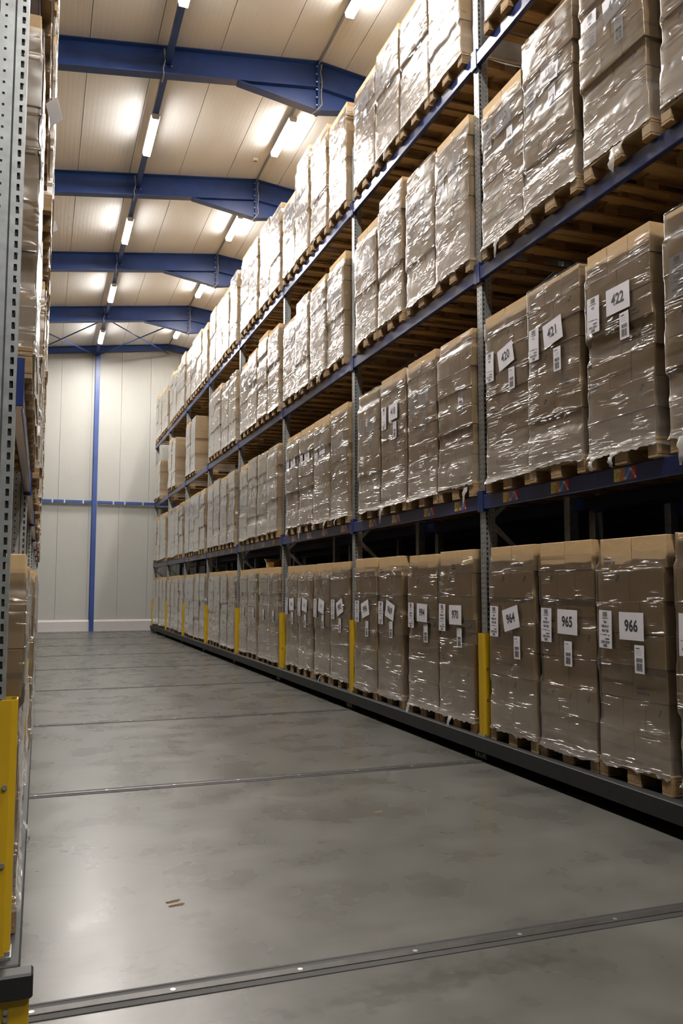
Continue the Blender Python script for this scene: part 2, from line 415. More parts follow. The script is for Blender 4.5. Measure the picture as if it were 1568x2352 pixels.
# ------------------------------------------------------------------ roof steel
def sweep_line(pts, hz, y0, y1):
    """flat plate following (x,z) points, hz thick, between y0 and y1"""
    m_ = MB()
    for (xa, za), (xb, zb) in zip(pts, pts[1:]):
        m_.prism([(xa, za), (xb, zb), (xb, zb + hz), (xa, za + hz)], y0, y1)
    return m_
HA = 3.2                                             # where the haunch begins, distance from ridge mirrored on both slopes
def rafter(yc, depth, haunch, label):
    r = ob('roof_rafter', None, loc=(RIDGE_X, yc, 0), label=label, cat='beam', group='blue roof rafters')
    rz = lambda x_: roof_z(x_ + RIDGE_X) - 0.005
    l, rr = X_MIN - RIDGE_X, X_MAX - RIDGE_X
    for s_, e in ((-1, l), (1, rr)):
        a, c = sorted((e, 0.0))
        ob('web', (lambda m_: m_.mesh('web', M['blue_roof']))(sweep_line([(a, rz(a) - depth), (c, rz(c) - depth)], depth, -0.006, 0.006)), r)
        ob('top_flange', sweep_line([(a, rz(a) - 0.018), (c, rz(c) - 0.018)], 0.018, -0.11, 0.11).mesh('top_flange', M['blue_roof']), r)
        ob('bottom_flange', sweep_line([(a, rz(a) - depth), (c, rz(c) - depth)], 0.018, -0.10, 0.10).mesh('bottom_flange', M['blue_roof']), r)
        if haunch:
            h = s_ * min(abs(e), 1.55)
            pts = sorted([(h, rz(h) - depth - 0.018), (0.0, rz(0) - 0.985)])
            ob('haunch_flange', sweep_line(pts, 0.018, -0.10, 0.10).mesh('haunch_flange', M['blue_roof']), r)
            m_ = MB(); tri = [(h, rz(h) - depth), (0.0, rz(0) - 0.97), (0.0, rz(0) - depth)]
            m_.prism(tri, -0.006, 0.006); ob('haunch_web', m_.mesh('haunch_web', M['blue_roof']), r)
    m_ = MB(); m_.box(-0.022, 0.022, -0.105, 0.105, rz(0) - (1.0 if haunch else depth), rz(0) - 0.03)
    ob('splice_plate', m_.mesh('splice_plate', M['blue_roof']), r)
    if haunch:
        for k in range(6):
            for s_ in (-1, 1):
                m_ = MB(); zz = rz(0) - 0.1 - k * 0.155
                m_.tube((s_ * 0.022, -0.075, zz), (s_ * 0.050, -0.075, zz), 0.017, 6)
                ob('bolt', m_.mesh('bolt', M['bolt']), r)
        for k in (-0.06, 0.06):                       # bolts of the strut cleat
            m_ = MB(); m_.tube((1.885 - RIDGE_X + k, -0.006, 11.02), (1.885 - RIDGE_X + k, -0.04, 11.02), 0.016, 6)
            ob('bolt', m_.mesh('bolt', M['bolt']), r)
    return r
ordw = ['nearest', 'second', 'third', 'fourth', 'fifth', 'sixth', 'seventh', 'eighth', 'ninth', 'tenth']
for k in range(-4, 4):
    if k < 0: lb = 'blue steel roof rafter over the open area in front of the racks, %s of four' % ['first', 'second', 'third', 'fourth'][-k - 1]
    else: lb = 'blue steel roof rafter with ridge haunch, %s in view along the aisle' % ordw[k]
    rafter(FRAME0 + FRAME_D * k, 0.52, True, lb)
rafter(WALL_Y - 0.20, 0.24, False, 'slim blue rafter along the top of the far wall')

XS, ZS = 1.88, 11.10
for k in range(-4, 5):
    ya = FRAME0 + FRAME_D * (k - 1) + 0.02; yb = min(FRAME0 + FRAME_D * k - 0.02, WALL_Y - 0.1)
    mb = MB(); mb.box(-0.055, 0.055, 0, yb - ya, -0.055, 0.055)
    lb = ('blue square roof strut between rafters over the aisle, %s in view' % ordw[k]) if k >= 0 else 'blue square roof strut over the open area, %s' % ['first', 'second', 'third', 'fourth'][-k - 1]
    s_ = ob('roof_strut', mb.mesh('roof_strut', M['blue_roof']), loc=(XS, ya, ZS), label=lb, cat='strut', group='blue roof struts')
# cross bracing rods in the last bay
yb0, yb1 = FRAME0 + FRAME_D * 3 + 0.05, WALL_Y - 0.25
for (xa, ya, xb, yb), lb in (((1.88, yb0, 4.7, yb1), 'thin blue brace rod running from the fourth rafter to the far ridge'),
                             ((1.88, yb1, 4.7, yb0), 'thin blue brace rod from the wall column head toward the fourth ridge'),
                             ((-0.95, yb0, 1.88, yb1), 'thin blue brace rod ending at the wall column head beside left rack'),
                             ((-0.95, yb1, 1.88, yb0), 'thin blue brace rod mostly hidden behind the left rack top')):
    mb = MB(); z_ = lambda q: roof_z(q) - 0.40
    mb.tube((0, 0, 0), (xb - xa, yb - ya, z_(xb) - z_(xa)), 0.022, 8)
    ob('brace_rod', mb.mesh('brace_rod', M['blue_roof'], True), loc=(xa, ya, z_(xa)), label=lb, cat='rod', group='roof cross bracing')

# wall column and girts
col_o = ob('steel_column', None, loc=(1.93, WALL_Y - 0.16, 0), label='tall blue steel column standing against the far wall', cat='column')
mb = MB(); mb.box(-0.085, 0.085, -0.13, -0.115, 0, 11.1); ob('front_flange', mb.mesh('front_flange', M['blue_roof']), col_o)
mb = MB(); mb.box(-0.10, 0.10, 0.115, 0.13, 0, 11.1); ob('rear_flange', mb.mesh('rear_flange', M['blue_roof']), col_o)
mb = MB(); mb.box(-0.006, 0.006, -0.115, 0.115, 0, 11.1); ob('web', mb.mesh('web', M['blue_roof']), col_o)
for xa, xb, lb, br in ((X_MIN, 1.82, 'blue horizontal wall rail on the far wall beside the left rack', (0.36, 0.81, 1.51)),
                       (2.04, X_MAX, 'blue horizontal wall rail running from the column behind the long rack', (2.66, 3.10, 3.81))):
    g = ob('wall_rail', None, loc=(xa, WALL_Y - 0.13, 5.06), label=lb, cat='rail', group='blue wall rails')
    mb = MB(); mb.bbox(0, xb - xa, -0.06, 0.05, -0.055, 0.055, 0.006); ob('rail_tube', mb.mesh('rail_tube', M['blue_roof']), g)
    for q in br:
        mb = MB(); mb.bbox(q - xa - 0.03, q - xa + 0.03, -0.065, -0.05, -0.075, 0.085, 0.004)
        ob('clip', mb.mesh('clip', M['galv']), g)

# ------------------------------------------------------------------ strip lights
def strip_light(x_, y_, z_, label, stem):
    t = ob('strip_light', None, loc=(x_, y_, z_), label=label, cat='light', group='ceiling strip lights')
    L = 0.75
    m_ = MB(); m_.prism([(-0.088, 0.028), (0.088, 0.028), (0.080, 0.045), (0.055, 0.075), (-0.055, 0.075), (-0.080, 0.045)], -L - 0.012, L + 0.012)
    ob('housing', m_.mesh('housing', M['white_plastic']), t)
    m_ = MB(); m_.prism([(-0.085, 0.027), (-0.068, -0.05), (0.068, -0.05), (0.085, 0.027)], -L, L)
    me_ = m_.mesh('diffuser', ([M['lamp'], M['lamp_side']] if x_ < 3 else [M['lamp_ridge'], M['lamp_ridge_side']]) + [M['white_plastic']])
    for p_ in me_.polygons:
        if p_.normal.z > -0.9: p_.material_index = 2 if (abs(p_.normal.y) > 0.5 or p_.normal.z > 0.5) else 1
    ob('diffuser', me_, t)
    for s_ in (-0.5, 0.5):
        m_ = MB(); m_.box(-0.02, 0.02, s_ - 0.02, s_ + 0.02, 0.07, stem); ob('hanger', m_.mesh('hanger', M['cable']), t)
for k in range(-5, 4):
    yc = 16.9 + FRAME_D * k
    w_ = ('%s in view' % ordw[k + 1]) if k >= -1 else '%s behind the view' % ['', 'first', 'second', 'third', 'fourth'][-k - 1]
    strip_light(1.88, yc, 10.98, 'lit strip light under the blue strut over the aisle, ' + w_, 0.14)
    strip_light(RIDGE_X, yc, roof_z(RIDGE_X) - 0.22, 'lit strip light along the roof ridge above the long rack, ' + w_, 0.215)

# conduit along the ridge, hanging cables at each frame, detector
mb = MB(); mb.tube((0, Y_MIN + 0.2, 0), (0, WALL_Y - 0.4, 0), 0.018, 8)
ob('ridge_conduit', mb.mesh('ridge_conduit', M['cable'], True), loc=(RIDGE_X, 0, RIDGE_Z - 0.06), label='thin grey conduit running along the roof ridge', cat='conduit')
def cable(pts, label, x_, y_, z_, r=0.013):
    m_ = MB()
    for a, c in zip(pts, pts[1:]): m_.tube(a, c, r, 6, cap=False)
    ob('loose_cable', m_.mesh('loose_cable', M['cable'], True), loc=(x_, y_, z_), label=label, cat='cable', group='cables over the rafters')
for k in range(0, 4):
    yk = FRAME0 + FRAME_D * k
    pts = [(0.03, 0.0, -0.03), (0.05, -0.13, -0.08), (0.02, -0.13, -0.25), (0.05, -0.14, -0.45), (0.03, -0.14, -0.7), (0.045, -0.14, -0.9), (-0.06, -0.13, -1.03), (-0.10, 0.0, -1.03)]
    cable(pts, 'grey cable looping down over the %s rafter at the ridge' % ordw[k], RIDGE_X, yk, RIDGE_Z)
    z0 = roof_z(1.80)
    pts = [(0.0, 0.05, -0.06), (0.0, -0.13, -0.08), (0.02, -0.13, -0.3), (-0.015, -0.13, -0.45), (0.0, -0.13, -0.56), (0.0, 0.12, -0.56)]
    cable(pts, 'grey cable looping over the %s rafter beside the blue strut' % ordw[k], 1.80, yk, z0)
mb = MB(); mb.bbox(-0.06, 0.06, -0.06, 0.06, -0.07, 0.0, 0.012)
det = ob('ceiling_sensor', mb.mesh('ceiling_sensor', M['white_plastic']), loc=(4.43, 18.3, roof_z(4.43) - 0.002), label='small white sensor box on the ceiling beside the ridge', cat='sensor')
mb = MB(); mb.box(-0.035, 0.035, -0.035, 0.035, -0.078, -0.068); ob('sensor_lens', mb.mesh('sensor_lens', M['cable']), det)

# ------------------------------------------------------------------ floor rails
rail_end = 6.7
def make_rail(i):
    y_ = YU(i)
    lb = 'steel guide rail with two dark grooves set across the floor, %s from the front' % ordw[i + 1]
    t = ob('floor_rail', None, loc=(0, y_ - 0.02, 0), label=lb, cat='rail', group='floor rails for the mobile racks')
    a, c = X_MIN + 0.05, rail_end
    m_ = MB(); m_.box(a, c, -0.075, 0.075, 0.0, 0.002); ob('rail_bed', m_.mesh('rail_bed', M['groove']), t)
    for s_ in (-1, 1):
        m_ = MB(); m_.bbox(a, c, s_ * 0.066 - 0.008, s_ * 0.066 + 0.008, 0.0, 0.004, 0.0015); ob('rail_lip', m_.mesh('rail_lip', M['groove']), t)
    m_ = MB(); m_.bbox(a, c, -0.024, 0.024, 0.0, 0.007, 0.002); ob('rail_bar', m_.mesh('rail_bar', M['rail']), t)
    if i < 2:
        q = 0.02
        while q < 4.0:
            m_ = MB(); m_.tube((q, 0, 0.006), (q, 0, 0.008), 0.012, 8); ob('bolt', m_.mesh('bolt', M['bolt']), t)
            q += 0.557
for i in range(-1, 8): make_rail(i)

# ------------------------------------------------------------------ racks
UP_H = 7.95
def holed_face(m_, org, u, n_out, strips, holes, pitch, hh, z0, z1, mi=0):
    """vertical face from org along unit u, strip widths given; indices in holes get a hole every pitch"""
    xs = [0.0]
    for w in strips: xs.append(xs[-1] + w)
    def P(a, z): return (org[0] + u[0] * a, org[1] + u[1] * a, z)
    for k in range(len(strips)):
        a, c = xs[k], xs[k + 1]
        if k not in holes: m_.quad(P(a, z0), P(c, z0), P(c, z1), P(a, z1), mi); continue
        z = z0
        while z < z1 - 1e-6:
            zt = min(z + pitch, z1)
            m_.quad(P(a, z), P(c, z), P(c, min(z + pitch - hh, zt)), P(a, min(z + pitch - hh, zt)), mi)
            z += pitch
def upright_mesh():
    m_ = MB(); z0, z1 = 0.0, UP_H
    # local: aisle face looks to -y, x across (100 mm), y depth 115 mm
    holed_face(m_, (-0.05, 0), (1, 0), None, [0.020, 0.011, 0.038, 0.011, 0.020], (1, 3), 0.05, 0.016, z0, z1)
    for s_ in (-1, 1):
        holed_face(m_, (s_ * 0.05, 0), (0, 1), None, [0.012, 0.014, 0.022], (1,), 0.05, 0.030, z0, z1)
        m_.quad((s_ * 0.05, 0.048, z0), (s_ * 0.043, 0.056, z0), (s_ * 0.043, 0.056, z1), (s_ * 0.05, 0.048, z1))
        holed_face(m_, (s_ * 0.043, 0.056), (0, 1), None, [0.030, 0.010, 0.020], (1,), 0.05, 0.011, z0, z1)
        m_.quad((s_ * 0.043, 0.116, z0), (s_ * 0.020, 0.116, z0), (s_ * 0.020, 0.116, z1), (s_ * 0.043, 0.116, z1))
    m_.quad((-0.05, 0, z1), (0.05, 0, z1), (0.05, 0.116, z1), (-0.05, 0.116, z1))
    m_.box(-0.040, 0.040, 0.018, 0.110, z0, z1 - 0.01, 1)      # black box behind the holes, its colour stands in for shade inside
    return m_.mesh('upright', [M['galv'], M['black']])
UPRIGHT = upright_mesh()
mb = MB(); mb.bbox(-0.05, 0.05, 0.0, 0.11, 0, UP_H, 0.006); UPRIGHT_PLAIN = mb.mesh('upright_plain', M['galv'])
mb = MB(); mb.bbox(-0.058, 0.058, -0.028, 0.04, -0.21, 0.0, 0.003); CONNECTOR = mb.mesh('connector', M['blue_rack'])
BEAM_L = PITCH - 0.104
mb = MB(); mb.bbox(-BEAM_L / 2, BEAM_L / 2, -0.022, 0.03, -0.14, 0.0, 0.006); BEAM = mb.mesh('shelf_beam', M['blue_rack'])
mb = MB(); mb.box(-0.065, 0.065, -0.055, 0.10, 0, 0.010); FOOT = mb.mesh('foot_plate', M['galv'])
def guard_mesh():
    m_ = MB(); pts = [(-0.058, 0.06), (-0.058, -0.020), (-0.040, -0.045), (0.040, -0.045), (0.058, -0.020), (0.058, 0.06)]
    inn = [(0.052, 0.06), (0.052, -0.018), (0.037, -0.039), (-0.037, -0.039), (-0.052, -0.018), (-0.052, 0.06)]
    ring = pts + inn; n = len(ring); z0, z1 = 0.012, 1.0
    m_.v = [(x_, y_, z0) for x_, y_ in ring] + [(x_, y_, z1) for x_, y_ in ring]
    for i in range(n):
        j = (i + 1) % n; m_.f.append((i, j, n + j, n + i)); m_.m.append(0)
    for b_ in (0, n):
        for i in range(5):
            q = (b_ + i, b_ + i + 1, b_ + n - 2 - i, b_ + n - 1 - i)
            m_.f.append(q if b_ else tuple(reversed(q))); m_.m.append(0)
    return m_.mesh('column_guard', M['yellow'])
GUARD = guard_mesh()
mb = MB(); mb.tube((0, 0, 0), (0, -0.010, 0), 0.011, 6); BOLT = mb.mesh('bolt', M['bolt'])
mb = MB(); mb.tube((0, 0, 0), (0, 0, 0.018), 0.012, 6); BOLT_UP = mb.mesh('bolt_up', M['bolt'])
def sticker_mesh():
    m_ = MB(); w, h = 0.26, 0.098
    for k in range(4):
        a = -w / 2 + k * w / 4; m_.quad((a, 0, -h / 2), (a + w / 4, 0, -h / 2), (a + w / 4, 0, h / 2), (a, 0, h / 2), k)
    zig = [(-w / 2 + 0.008, -h / 2 + 0.006), (-w / 4, h / 2 - 0.010), (0.0, -h / 2 + 0.006), (w / 4, h / 2 - 0.010), (w / 2 - 0.008, -h / 2 + 0.008)]
    for (xa, za), (xb, zb) in zip(zig, zig[1:]):
        t = 0.011
        m_.quad((xa - t, -0.0008, za), (xa + t, -0.0008, za), (xb + t, -0.0008, zb), (xb - t, -0.0008, zb), 4)
        for q in (0.3, 0.45, 0.6, 0.72):
            xm, zm = xa + (xb - xa) * q, za + (zb - za) * q
            m_.quad((xm - 0.005, -0.0014, zm - 0.004), (xm + 0.005, -0.0014, zm - 0.004), (xm + 0.005, -0.0014, zm + 0.004), (xm - 0.005, -0.0014, zm + 0.004), 5)
    return m_.mesh('sticker', [M['s_yellow'], M['s_orange'], M['s_blue'], M['s_red'], M['s_white'], M['ink']])
STICKER = sticker_mesh()

OFFS = [0.46, 1.275, 2.15, 2.965]           # pallet centres along a bay, from its near upright
SLOT = {}                                 # measured centres for some bays (level, bay)
SLOT[0, -1] = [0.50, 1.40, 2.23, 3.05]
SLOT[1, -1] = [0.52, 1.45, 2.30, 3.10]
SLOT[2, -1] = [0.50, 1.40, 2.30, 3.10]
SLOT[0, 0] = [0.48, 1.22, 2.30, 3.06]
SLOT[1, 0] = [0.40, 1.16, 2.10, 2.88]
SLOT[2, 0] = [0.40, 1.18, 2.20, 3.02]
SLOT[3, 0] = [0.55, 1.40, 2.24, 3.10]
SLOT[1, 1] = [0.30, 1.18, 1.98, 2.86]
SLOT[2, 1] = [0.62, 1.38, 2.28, 3.04]
SLOT[3, 1] = [0.42, 1.44, 2.34, 3.16]

def zigzag(root, x_front, depth, sgn, y_, zlo, zhi):
    """frame lattice between front and rear upright, one bar each"""
    z = zlo; k = 0
    xa, xb = x_front + sgn * 0.10, x_front + sgn * (depth - 0.02)
    while z + 0.9 < zhi:
        m_ = MB(); p, q = ((xa, y_, z), (xb, y_, z + 0.9)) if k % 2 == 0 else ((xb, y_, z), (xa, y_, z + 0.9))
        m_.bar(p, q, 0.03, 0.045); ob('lattice_brace', m_.mesh('lattice_brace', M['galv']), root)
        z += 0.95; k += 1
    for z in (zlo - 0.05, zhi):
        m_ = MB(); m_.bar((xa, y_, z), (xb, y_, z), 0.03, 0.045); ob('lattice_tie', m_.mesh('lattice_tie', M['galv']), root)

def build_rack(name_label, xf, sgn, rot, stickers, rear_row):
    """xf: aisle face of front uprights; sgn: +1 depth grows toward +x"""
    root = ob('mobile_rack', None, loc=(xf, 0, 0), label=name_label, cat='rack', group='mobile pallet racks')
    depth = 1.10
    end = 2.42 if rear_row else 1.25
    y_a, y_b = YU(-1) - 0.12, YU(7) + 0.12
    def put(nm, me, dx, y_, z_, flip=False, parent=root, lab=None, dy_local=0.0):
        return ob(nm, me, parent, (sgn * dx, y_, z_), (0, 0, rot + (math.pi if flip else 0)), label=lab)
    # chassis: front beam, rear beam, cross members, wheels
    for nm, da, db in (('base_beam', -0.09, 0.10), ('base_beam', end - 0.16, end)):
        m_ = MB(); xs = sorted((sgn * da, sgn * db)); m_.bbox(xs[0], xs[1], y_a, y_b, 0.095, ZB, 0.006); ob(nm, m_.mesh(nm, M['dark_steel']), root)
    for i in range(-1, 8):
        m_ = MB(); xs = sorted((sgn * 0.13, sgn * (end - 0.16))); m_.box(xs[0], xs[1], YU(i) - 0.07, YU(i) + 0.07, 0.10, ZB - 0.004)
        ob('base_crossbeam', m_.mesh('base_crossbeam', M['dark_steel']), root)
        for dx in (0.16, end - 0.30):
            m_ = MB(); m_.tube((sgn * dx - 0.05 + 0.07, YU(i) - 0.05, 0.072), (sgn * dx - 0.05 + 0.07, YU(i) + 0.01, 0.072), 0.064, 16)
            ob('wheel', m_.mesh('wheel', M['black'], False), root)
        m_ = MB(); m_.box(-0.06 if sgn > 0 else -0.06, 0.06 if sgn > 0 else 0.06, YU(i) - 0.11, YU(i) + 0.11, 0.03, 0.096)
        ob('wheel_bracket', m_.mesh('wheel_bracket', M['dark_steel']), root)
        if i < 3:
            for q in (-0.085, 0.02, 0.085):
                o_ = ob('bolt', BOLT, root, (-sgn * 0.062, YU(i) + q, 0.065), (0, 0, rot))
    # two deck rails the bottom pallets stand on, between the beams
    for dx in (0.45, 0.85):
        m_ = MB(); m_.box(*sorted((sgn * dx, sgn * (dx + 0.06))), y_a, y_b, 0.12, ZB)
        ob('deck_rail', m_.mesh('deck_rail', M['dark_steel']), root)
    for i in range(-1, 8):
        y_ = YU(i)
        put('upright', UPRIGHT, 0.0, y_, ZB + 0.004)
        put('upright', UPRIGHT_PLAIN, depth, y_, ZB + 0.004, True)
        zigzag(root, 0.0, depth, sgn, y_, ZB + 0.25, UP_H - 0.1)
        if rear_row:
            put('upright', UPRIGHT_PLAIN, depth + 0.2, y_, ZB + 0.004)
            put('upright', UPRIGHT_PLAIN, depth * 2 + 0.2, y_, ZB + 0.004, True)
        put('foot_plate', FOOT, 0.0, y_, ZB)
        g = put('column_guard', GUARD, -0.005, y_, ZB, lab='bright yellow steel column guard')
        if i < 3:
            for z_ in (0.36, 0.66):
                ob('bolt', BOLT, g, (0.058, -0.005, z_), (0, 0, math.pi / 2))
                ob('bolt', BOLT, g, (-0.058, -0.005, z_), (0, 0, -math.pi / 2))
            for q in (-0.05, 0.05): put('bolt', BOLT_UP, -0.04, y_ + q, ZB + 0.01)
    for lv in (1, 2, 3):
        for i in range(-1, 7):
            b_ = put('shelf_beam', BEAM, 0.0, YU(i) + PITCH / 2, SHELF[lv])
            for e in (-1, 1):
                ob('connector', CONNECTOR, b_, (e * (PITCH / 2 - (0.024 if e > 0 else 0.026)), -0.004 if e > 0 else -0.0015, 0.045), scale=(0.45, 1, 1))
            if stickers and lv == 1 and i < 5:
                for q in SLOT.get((1, i), OFFS):
                    ob('sticker', STICKER, b_, (-(q - PITCH / 2) * (1 if sgn > 0 else -1) - 0.03, -0.0235, -0.066), label='square four-colour sticker with white zigzag')
            put('shelf_beam', BEAM, depth + 0.0, YU(i) + PITCH / 2, SHELF[lv], True)
            if rear_row:
                put('shelf_beam', BEAM, depth + 0.2, YU(i) + PITCH / 2, SHELF[lv])
                put('shelf_beam', BEAM, depth * 2 + 0.2, YU(i) + PITCH / 2, SHELF[lv], True)
    return root
rack_r = build_rack('long grey and blue mobile pallet rack along the right side of aisle', XR, 1, -math.pi / 2, True, True)
rack_l = build_rack('grey and blue mobile pallet rack seen edge-on at the left', XL, -1, math.pi / 2, False, False)
# end buffer and yellow foot plate on the near end of the edge-on rack
mb = MB(); mb.bbox(0.005, 0.14, YU(-1) - 0.20, YU(-1) - 0.115, 0.135, 0.228, 0.008); ob('end_buffer', mb.mesh('end_buffer', M['black']), rack_l, label='black rubber end buffer')
mb = MB(); mb.bbox(0.02, 0.128, YU(-1) - 0.145, YU(-1) - 0.118, 0.004, 0.150, 0.003); pl = ob('end_plate', mb.mesh('end_plate', M['yellow']), rack_l, label='yellow steel end plate')
for z_ in (0.052, 0.080):
    ob('bolt', BOLT, pl, (0.045, YU(-1) - 0.145, z_))

# ------------------------------------------------------------------ pallet loads
# carton: unit box with chamfered edges, printed marks and a tape strip on the front
def carton_mesh(kind):
    m_ = MB(); m_.bbox(-0.5, 0.5, -0.5, 0.5, 0, 1, 0.012)
    y = -0.502
    if kind == 1:
        m_.quad((0.08, y, 0.60), (0.16, y, 0.60), (0.16, y, 0.72), (0.08, y, 0.72), 1)
        m_.quad((0.13, y, 0.70), (0.22, y, 0.70), (0.22, y, 0.83), (0.13, y, 0.83), 1)
    if kind == 2:
        m_.quad((-0.38, y, 0.18), (-0.02, y, 0.18), (-0.02, y, 0.26), (-0.38, y, 0.26), 1)
        m_.quad((-0.38, y, 0.32), (-0.16, y, 0.32), (-0.16, y, 0.38), (-0.38, y, 0.38), 1)
    if kind == 3:
        m_.box(-0.5005, 0.5005, y, -0.3, 0.40, 0.52, 2)
    return m_.mesh('carton', [M['carton'], M['print'], M['tape']])
CARTONS = [carton_mesh(k) for k in range(4)]
# pallet pieces (local to pallet: x across 0.8, y deep 1.2)
P_PARTS = []
def _pp(nm, x0, x1, y0, y1, z0, z1):
    m_ = MB(); cx_, cy_, cz_ = (x0 + x1) / 2, (y0 + y1) / 2, (z0 + z1) / 2
    m_.bbox(x0 - cx_, x1 - cx_, y0 - cy_, y1 - cy_, z0 - cz_, z1 - cz_, 0.003)
    P_PARTS.append((nm, m_.mesh(nm, M['wood']), (cx_, cy_, cz_), (x0, x1, y0, y1, z0, z1)))
for x0, x1 in ((-0.4, -0.255), (-0.2275, -0.1275), (-0.0725, 0.0725), (0.1275, 0.2275), (0.255, 0.4)): _pp('deck_board', x0, x1, -0.6, 0.6, 0.122, 0.144)
for yc in (-0.5275, 0.0, 0.5275): _pp('cross_board', -0.4, 0.4, yc - 0.0725, yc + 0.0725, 0.100, 0.122)
for yc, hw in ((-0.5275, 0.0725), (0.0, 0.0725), (0.5275, 0.0725)):
    for xc, xw in ((-0.35, 0.05), (0.0, 0.0725), (0.35, 0.05)): _pp('block', xc - xw, xc + xw, yc - hw, yc + hw, 0.022, 0.100)
for xc, xw in ((-0.35, 0.05), (0.0, 0.0725), (0.35, 0.05)): _pp('bottom_board', xc - xw, xc + xw, -0.6, 0.6, 0.0, 0.022)
mb = MB()
for nm, me, c, (x0, x1, y0, y1, z0, z1) in P_PARTS: mb.box(x0, x1, y0, y1, z0, z1)
PALLET_ONE = mb.mesh('pallet', M['wood'])

LH = 0.205
class Variant: pass
def make_variant(n, seed):
    rnd = random.Random(seed); v = Variant(); v.n = n; H = n * LH; v.H = H
    v.rows = []                                        # per layer: list of (x0,x1) and offsets
    dx = dy = 0.0
    for k in range(n):
        three = (k + seed) % 2 == 0 if seed % 3 else (k % 3 == 1)
        dx = max(-0.022, min(0.022, dx + rnd.uniform(-0.014, 0.014))); dy = rnd.uniform(-0.015, 0.015)
        w = rnd.uniform(0.366, 0.382)
        v.rows.append((3 if three else 2, dx, dy, w))
    # film
    m_ = MB(); nf, ns, nb = 30, 9, 5; rows = n * 6 + 3
    to = rnd.choice((0.03, 0.07, 0.10, 0.13)); full = seed % 4 == 3
    zt = H + 0.004 if full else H - to
    zlow = -rnd.choice((0.020, 0.030, 0.048))
    sd = seed * 7.3
    ncol = nf + 2 * ns + nb
    def layer_ext(z):
        k = min(n - 1, max(0, int(z / LH))); _, ax, ay, w = v.rows[k]; return ax, ay, w
    for r in range(rows + 1):
        t = r / rows
        for c in range(ncol):
            tight = lambda c_, n_, e_: 0.0 if c_ == 0 else e_ + (1 - 2 * e_) * (c_ - 1) / (n_ - 2)
            if c < nf: u = tight(c, nf, 0.008); s_ = (-1 + 2 * u, -1.0); side = 0
            elif c < nf + ns: u = tight(c - nf, ns, 0.008); s_ = (1.0, -1 + 2 * u); side = 1
            elif c < nf + ns + nb: u = tight(c - nf - ns, nb, 0.008); s_ = (1 - 2 * u, 1.0); side = 2
            else: u = tight(c - nf - ns - nb, ns, 0.008); s_ = (-1.0, 1 - 2 * u); side = 3
            px, py = s_[0] * 0.4, s_[1] * 0.6
            z1 = zt + (0.0 if full else 0.03 * noise.noise((px * 5 + sd, py * 5, 3.1)))
            z0 = zlow - 0.035 * max(0.0, noise.noise((px * 6 - sd, py * 6, 9.7))) + 0.02 * noise.noise((px * 23, py * 23, sd))
            z = z0 + (z1 - z0) * t
            # envelope over neighbouring layers, film pulled straight between the proud ones
            ex = [layer_ext(min(max(z + q, 0.001), H - 0.001)) for q in (-0.035, 0.0, 0.035)]
            if s_[0] >= 0: xm = max(a + w for a, _, w in ex)
            else: xm = max(-a + w for a, _, w in ex)
            ym = max(-b for _, b, _ in ex) if s_[1] < 0 else max(b for _, b, _ in ex)
            ym += 0.59
            if z < 0.0:
                q = min(1.0, -z / 0.05); xm = xm * (1 - q) + 0.408 * q; ym = ym * (1 - q) + 0.608 * q
            x_, y_ = s_[0] * (xm + 0.007), s_[1] * (ym + 0.008)
            # wrinkles: diagonal folds fanning from the corners, loose belly between carton edges
            w1 = noise.noise((px * 2.2 + sd, py * 2.2, z * 9.0 + px * 2.0))
            w2 = noise.noise((px * 6.0, py * 6.0 + sd, z * 26.0 - px * 4.0))
            d = 0.003 + 0.005 * abs(w1) + 0.0015 * abs(w2)
            kz = abs(z / LH - round(z / LH)) * LH
            if 0 < z < H - 0.05: d -= 0.0045 * max(0.0, 1 - kz / 0.02)
            edge = min(1.0, (1 - abs(s_[0] if side in (0, 2) else s_[1])) * 8)
            d *= edge
            if side == 0: y_ -= d
            elif side == 2: y_ += d
            elif side == 1: x_ += d
            else: x_ -= d
            m_.v.append((x_, y_, z))
    for r in range(rows):
        for c in range(ncol):
            d_ = (c + 1) % ncol
            m_.f.append((r * ncol + c, r * ncol + d_, (r + 1) * ncol + d_, (r + 1) * ncol + c)); m_.m.append(0)
    v.film = m_.mesh('stretch_film', M['film'], True)
    # block of all cartons behind the front row
    m_ = MB(); m2 = MB()
    for k, (cnt, ax, ay, w) in enumerate(v.rows):
        fd = 0.40 if cnt == 2 else 0.60
        yy0 = -0.59 + ay; yy = yy0 + fd
        while yy < 0.58:
            for q in range(cnt):
                xa = ax - w + q * 2 * w / cnt; m_.box(xa + 0.002, xa + 2 * w / cnt - 0.002, yy + 0.002, min(yy + fd, 0.59) - 0.002, k * LH + 0.001, (k + 1) * LH - 0.001)
            yy += fd
        for q in range(cnt):
            xa = ax - w + q * 2 * w / cnt; m2.box(xa + 0.0025, xa + 2 * w / cnt - 0.0025, yy0, yy0 + fd - 0.002, k * LH + 0.001, (k + 1) * LH - 0.001)
    v.rear = m_.mesh('rear_cartons', M['carton'])
    v.front_one = m2.mesh('front_cartons', M['carton'])
    # layers as single meshes for far loads
    v.layers = []
    for k, (cnt, ax, ay, w) in enumerate(v.rows):
        m3 = MB(); fd = 0.40 if cnt == 2 else 0.60
        for q in range(cnt):
            xa = ax - w + q * 2 * w / cnt
            m3.box(xa + 0.003, xa + 2 * w / cnt - 0.003, -0.59 + ay, 0.59, 0.001, LH - 0.001)
        v.layers.append(m3.mesh('carton_layer', M['carton']))
    return v
VARS = {n: [make_variant(n, 11 * n + s) for s in range(5)] for n in (6, 7, 8)}

